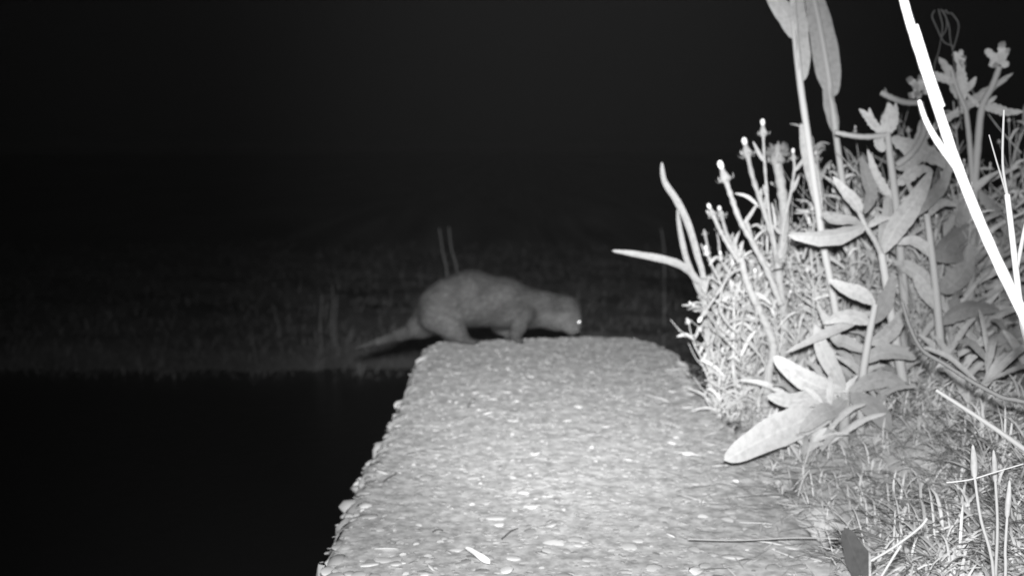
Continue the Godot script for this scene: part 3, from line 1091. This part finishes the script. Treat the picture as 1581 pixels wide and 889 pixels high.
func weed(p: Vector3, h: float, label: String, group: String) -> void:
	var lean := Vector3(rng.randfn(-0.08, 0.13), 1.0, rng.randfn(0.0, 0.1))
	var tone := rng.randf_range(0.26, 0.42)
	var t := thing("slender_weed", "%s %s branching weed with narrow leaves, %s, in the thicket" % ["tall" if h > 0.42 else "short" if h < 0.28 else "middling", "pale" if tone > 0.34 else "dull grey", "leaning towards the wall" if lean.x < -0.12 else "leaning away from the wall" if lean.x > 0.04 else "standing upright"], "weed", p, group)
	var bend := Vector3(rng.randfn(), 0, rng.randfn()) * 0.03
	var pts := [p - Vector3(0, 0.02, 0), p + lean * h * 0.35 + bend, p + lean * h * 0.7 - bend * 0.6, p + lean * h]
	var w := rng.randf_range(0.0022, 0.0042)
	stem("stem", pts, w, w * 0.45, tone, t, p, 0.15, null, 5)
	if rng.randf() < 0.5: bud(pts[3], lean.normalized(), w * 3.0, t, p, rng.randf() < 0.4, tone)
	for k in rng.randi_range(3, 6):
		var f := rng.randf_range(0.25, 0.85)
		var a: Vector3 = pts[0].lerp(pts[3], f) + bend * (0.5 - f)
		var o := Vector3(rng.randfn() * 0.5, rng.randf_range(0.4, 1.0), rng.randfn() * 0.4).normalized() * h * rng.randf_range(0.18, 0.42)
		stem("branch", [a, a + o * 0.5 + Vector3(0, -0.010, 0), a + o], w * 0.6, w * 0.25, tone, t, p, 0.15, null, 5)
		if rng.randf() < 0.35: bud(a + o, o.normalized(), w * 2.2, t, p, rng.randf() < 0.2, tone)
	for k in rng.randi_range(6, 11):
		var f := rng.randf_range(0.05, 0.95)
		var a: Vector3 = pts[0].lerp(pts[3], f)
		var o := Vector3(rng.randfn(), rng.randf_range(0.0, 1.2), rng.randfn() * 0.6).normalized() * rng.randf_range(0.03, 0.10)
		leaf([a, a + o * 0.5 + Vector3(0, 0.012, 0), a + o], rng.randf_range(0.004, 0.012), t, p, tone * rng.randf_range(0.8, 1.2), 0.3, 0.05, rng.randf_range(-0.8, 0.8))

func leafy(p: Vector3, h: float, count: int, label: String, group: String) -> void:
	var tone := rng.randf_range(0.27, 0.42)
	var top := p + Vector3(rng.randfn() * 0.03, h * 0.7, rng.randfn() * 0.03)
	var t := thing("leafy_tuft", "%s %s" % ["pale" if tone > 0.37 else "dull grey" if tone < 0.32 else "mid grey", label], "weed", p, group)
	stem("stem", [p - Vector3(0, 0.02, 0), p.lerp(top, 0.5) + Vector3(0.005, 0, 0), top], 0.004, 0.002, tone, t, p, 0.1, null, 5)
	for k in count:
		var f := rng.randf_range(0.05, 1.0)
		var a := p.lerp(top, f)
		var ang := k * 2.4
		var o := Vector3(cos(ang), rng.randf_range(0.3, 1.3), sin(ang)).normalized() * h * rng.randf_range(0.45, 0.9)
		leaf([a, a + o * 0.55 + Vector3(0, h * 0.08, 0), a + o], minf(h * rng.randf_range(0.09, 0.17), rng.randf_range(0.012, 0.026)), t, p, tone * rng.randf_range(0.85, 1.15), 0.3, 0.08, rng.randf_range(-0.7, 0.7))

# ---------------------------------------------------------------- grass
func blade_mesh(seed_no: int, bend: float, width: float) -> ArrayMesh:
	var s := Shape.new()
	var pts := [Vector3.ZERO, Vector3(0, 0.4, bend * 0.12), Vector3(0, 0.75, bend * 0.45), Vector3(0, 0.95, bend)]
	s.leaf(smooth(pts, 2), width, Vector3(0.2, 0.3, 1).normalized(), 0.25, 0.0, 1.0, 0.5, 0.35)
	return s.mesh()

func sward(called: String, label: String, blades: Array, mesh: Mesh) -> void:
	var mm := MultiMesh.new()
	mm.transform_format = MultiMesh.TRANSFORM_3D
	mm.use_colors = true
	mm.mesh = mesh
	mm.instance_count = blades.size()
	for k in blades.size():
		mm.set_instance_transform(k, blades[k][0])
		var v: float = blades[k][1]
		mm.set_instance_color(k, Color(v, v, v))
	var mi := MultiMeshInstance3D.new()
	mi.name = numbered(called)
	mi.multimesh = mm
	mi.material_override = M.plant
	add_child(mi)
	tag(mi, label, "grass", "", "stuff")

func turned(p: Vector3, ln: float, wide: float, droop: float) -> Transform3D:
	var b := Basis(Vector3.UP, rng.randf() * TAU) * Basis(Vector3.RIGHT, droop)
	return Transform3D(b.scaled_local(Vector3(wide, ln, ln)), p)

func grass() -> void:
	var near := []
	var tries := 0
	while near.size() < 27000 and tries < 160000:
		tries += 1
		var d := rng.randf_range(1.5, 4.3)
		var x := rng.randf_range(0.5, 2.4)
		var g := ground_h(x, d)
		if g < 0.0 or x > d * 0.55 + 0.2: continue
		var thin := ss(0.50, 0.85, x) * (1.0 - 0.75 * ss(0.42, 0.18, Vector2(x - 0.66, d - 2.4).length()))
		if rng.randf() > 0.4 + 0.6 * thin: continue
		var clump := n_soft.get_noise_2d(x * 300.0, d * 300.0)
		if rng.randf() > 0.75 + clump: continue
		var ln := rng.randf_range(0.03, 0.13) * (0.55 + 0.5 * thin)
		near.append([turned(Vector3(x, g - 0.004, -d), ln, 0.03 + ln * 0.22, rng.randfn(0.9, 0.4)), rng.randf_range(0.34, 0.58)])
	sward("grass", "short tangled grass covering the bank beside the wall", near, blade_mesh(1, 0.35, 0.09))
	# dead straw lying flat on the wall's edge
	var straw := []
	for k in 900:
		var d := rng.randf_range(1.9, 3.8)
		var x := 0.92 - 0.56 * pow(rng.randf(), 0.8) * rng.randf_range(0.4, 1.0)
		var y := maxf(ground_h(x, d), 0.002) + 0.003
		straw.append([turned(Vector3(x, y, -d), rng.randf_range(0.04, 0.12), 0.04, PI * 0.5 - rng.randf_range(-0.02, 0.06)), rng.randf_range(0.38, 0.62)])
	sward("straw", "loose dead straw lying flat along the wall edge", straw, blade_mesh(2, 0.08, 0.08))
	# the far bank
	var far := []
	for k in 30000:
		var d := 9.3 + 12.0 * pow(rng.randf(), 1.6) if k > 3000 else rng.randf_range(9.5, 10.6)
		var x := rng.randf_range(-0.5, 0.6) * d
		var c := n_soft.get_noise_2d(x * 40.0, d * 40.0)
		if rng.randf() > 0.8 + c and k > 3000: continue
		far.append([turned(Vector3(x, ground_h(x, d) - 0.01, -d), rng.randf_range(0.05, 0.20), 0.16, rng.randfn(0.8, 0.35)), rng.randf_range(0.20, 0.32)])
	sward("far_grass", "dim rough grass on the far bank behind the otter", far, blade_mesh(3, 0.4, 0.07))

# ---------------------------------------------------------------- small things
func small_things() -> void:
	# plantain spikes
	for q in [[1503, 686, 1506, 738, 1515, 800, 1535, 889, 1.55, 11.0, 50.0, "thickest pale seed spike, on a bent stalk in the grass below the broken cane"], [1535, 694, 1538, 745, 1541, 810, 1538, 889, 1.6, 9.0, 44.0, "slim seed spike close beside the thickest one, on a straight stalk"], [1560, 740, 1556, 800, 1553, 850, 1553, 895, 1.5, 9.0, 55.0, "longest, lowest seed spike, leaning slightly towards the canes"]]:
		var d: float = q[8]
		var px := d / F
		var pts := rooted(path(d, d, [q[2], q[3], q[4], q[5], q[6], q[7]]))
		var org: Vector3 = pts[pts.size() - 1]
		var t := thing("seed_spike", q[11], "grass", org, "seed spikes in the grass")
		stem("stalk", pts, 2.2 * px, 3.0 * px, 0.22, t, org, 0.05, M.stalk, 6)
		var s := Shape.new()
		var a := at(q[2], q[3], d)
		var up := (at(q[0], q[1], d) - a)
		var ln := up.length()
		var r: float = q[9] * px * 0.5
		s.lathe(a, up.normalized(), [[0.0, r * 0.4], [ln * 0.1, r * 0.8], [ln * 0.35, r], [ln * 0.7, r * 0.85], [ln * 0.95, r * 0.4], [ln, 0.0]], 9, 0.26, 0.15)
		part("spike", s, M.plant, t, org)
	# long thin stalks through the grass
	for q in [[1.55, [1581, 716, 1540, 728, 1500, 740, 1462, 745], 2.2, "thin dry stalk crossing level behind the seed spikes"], [2.1, [1062, 832, 1140, 834, 1230, 830, 1305, 832], 2.0, "long straight dry stalk lying on the wall beside the dark leaf"], [1.7, [1345, 866, 1380, 845, 1420, 815, 1432, 800], 4.0, "thicker slanting dry stalk in the grass beside the dark leaf"], [1.7, [1362, 889, 1375, 868, 1385, 852, 1392, 842], 4.0, "short slanting dry stalk at the foot of the thicker slanting stalk"]]:
		var px: float = q[0] / F
		var pts: Array = path(q[0], q[0], q[1])
		var s := Shape.new()
		s.tube(smooth(pts, 5), q[2] * px * 0.5, q[2] * px * 0.6, 6, 0.3, 0.05)
		whole("grass_stalk", s, M.stalk, pts[0], q[3], "stalk", "loose dry stalks")
	# dark blunt leaf tip at the bottom of the bank
	var d := 1.95
	var c := at(1335, 905, d)
	var t := thing("dark_leaf", "dark pointed leaf standing at the foot of the bank", "leaf", Vector3(c.x, ground_h(c.x, -c.z), c.z))
	leaf([t.position - Vector3(0, 0.01, 0), at(1333, 885, d), at(1318, 850, d), at(1304, 815, d)], 46 * d / F, t, t.position, 0.075, 0.1, 0.03, 0.5, "blade", 0.6, 0.4)
	# pale chip and dark twigs on the wall top
	var chip := Shape.new()
	var cp := on_wall(738, 870)
	chip.leaf(smooth([on_wall(718, 856) + Vector3(0, 0.014, 0), cp + Vector3(0, 0.014, 0), on_wall(756, 880) + Vector3(0, 0.01, 0)], 5), 0.014, Vector3(0, 1, 0.5).normalized(), 0.2, 0.0, 0.85, 0.5, 0.7)
	whole("wood_chip", chip, M.stalk, cp, "pale curved chip lying on the pebbled wall top", "chip")
	for q in [[722, 634, 728, 622, 736, 620], [592, 748, 604, 740, 612, 735], [775, 838, 790, 826, 800, 820], [668, 826, 676, 823, 684, 824], [912, 600, 920, 598, 928, 598]]:
		var s := Shape.new()
		var p := [on_wall(q[0], q[1]) + Vector3(0, 0.006, 0), on_wall(q[2], q[3]) + Vector3(0, 0.008, 0), on_wall(q[4], q[5]) + Vector3(0, 0.006, 0)]
		s.tube(smooth(p, 4), 0.0017, 0.0010, 5, 0.10, 0.15)
		whole("twig", s, M.stalk, p[0], "short dark twig lying on the pebbled wall top", "twig", "dark twigs on the wall top")
	# dry stalks on the far bank
	for q in [[678, 352, 684, 392, 690, 425, 10.2, "upright thinner stalk of the pair above the otter's rump"], [693, 350, 697, 385, 706, 425, 10.2, "bent stalk of the pair above the otter's rump"], [497, 455, 496, 478, 494, 500, 10.4, "faint stalk on the far bank beyond the tip of the otter's tail, foremost of three"], [512, 440, 514, 465, 512, 495, 10.6, "tallest of three faint stalks beyond the tip of the otter's tail"], [520, 455, 519, 475, 517, 498, 10.6, "faint straight stalk between two others beyond the otter's tail"], [1021, 352, 1023, 365, 1026, 400, 11.7, "faint dry stalk on the far bank behind the arching grass blade"], [420, 470, 424, 485, 430, 505, 11.0, "lone faint stalk far out along the bank beyond the otter's tail"]]:
		var dd: float = q[6]
		var pts := path(dd, dd, [q[0], q[1], q[2], q[3], q[4], q[5]])
		var e: Vector3 = pts[2]
		pts.append(Vector3(e.x + 0.01, ground_h(e.x, -e.z) - 0.02, e.z))
		var s := Shape.new()
		s.tube(smooth(pts, 4), 0.004, 0.008, 6, 0.25, 0.1)
		whole("dry_stalk", s, M.stalk, pts[3], q[7], "stalk", "dry stalks on the far bank")

func on_wall(px: float, py: float) -> Vector3:
	var r := at(px, py, 1.0) - cam_at
	var p := cam_at + r * (CAM_H / -r.y)
	return wall_point(p.x, -p.z)
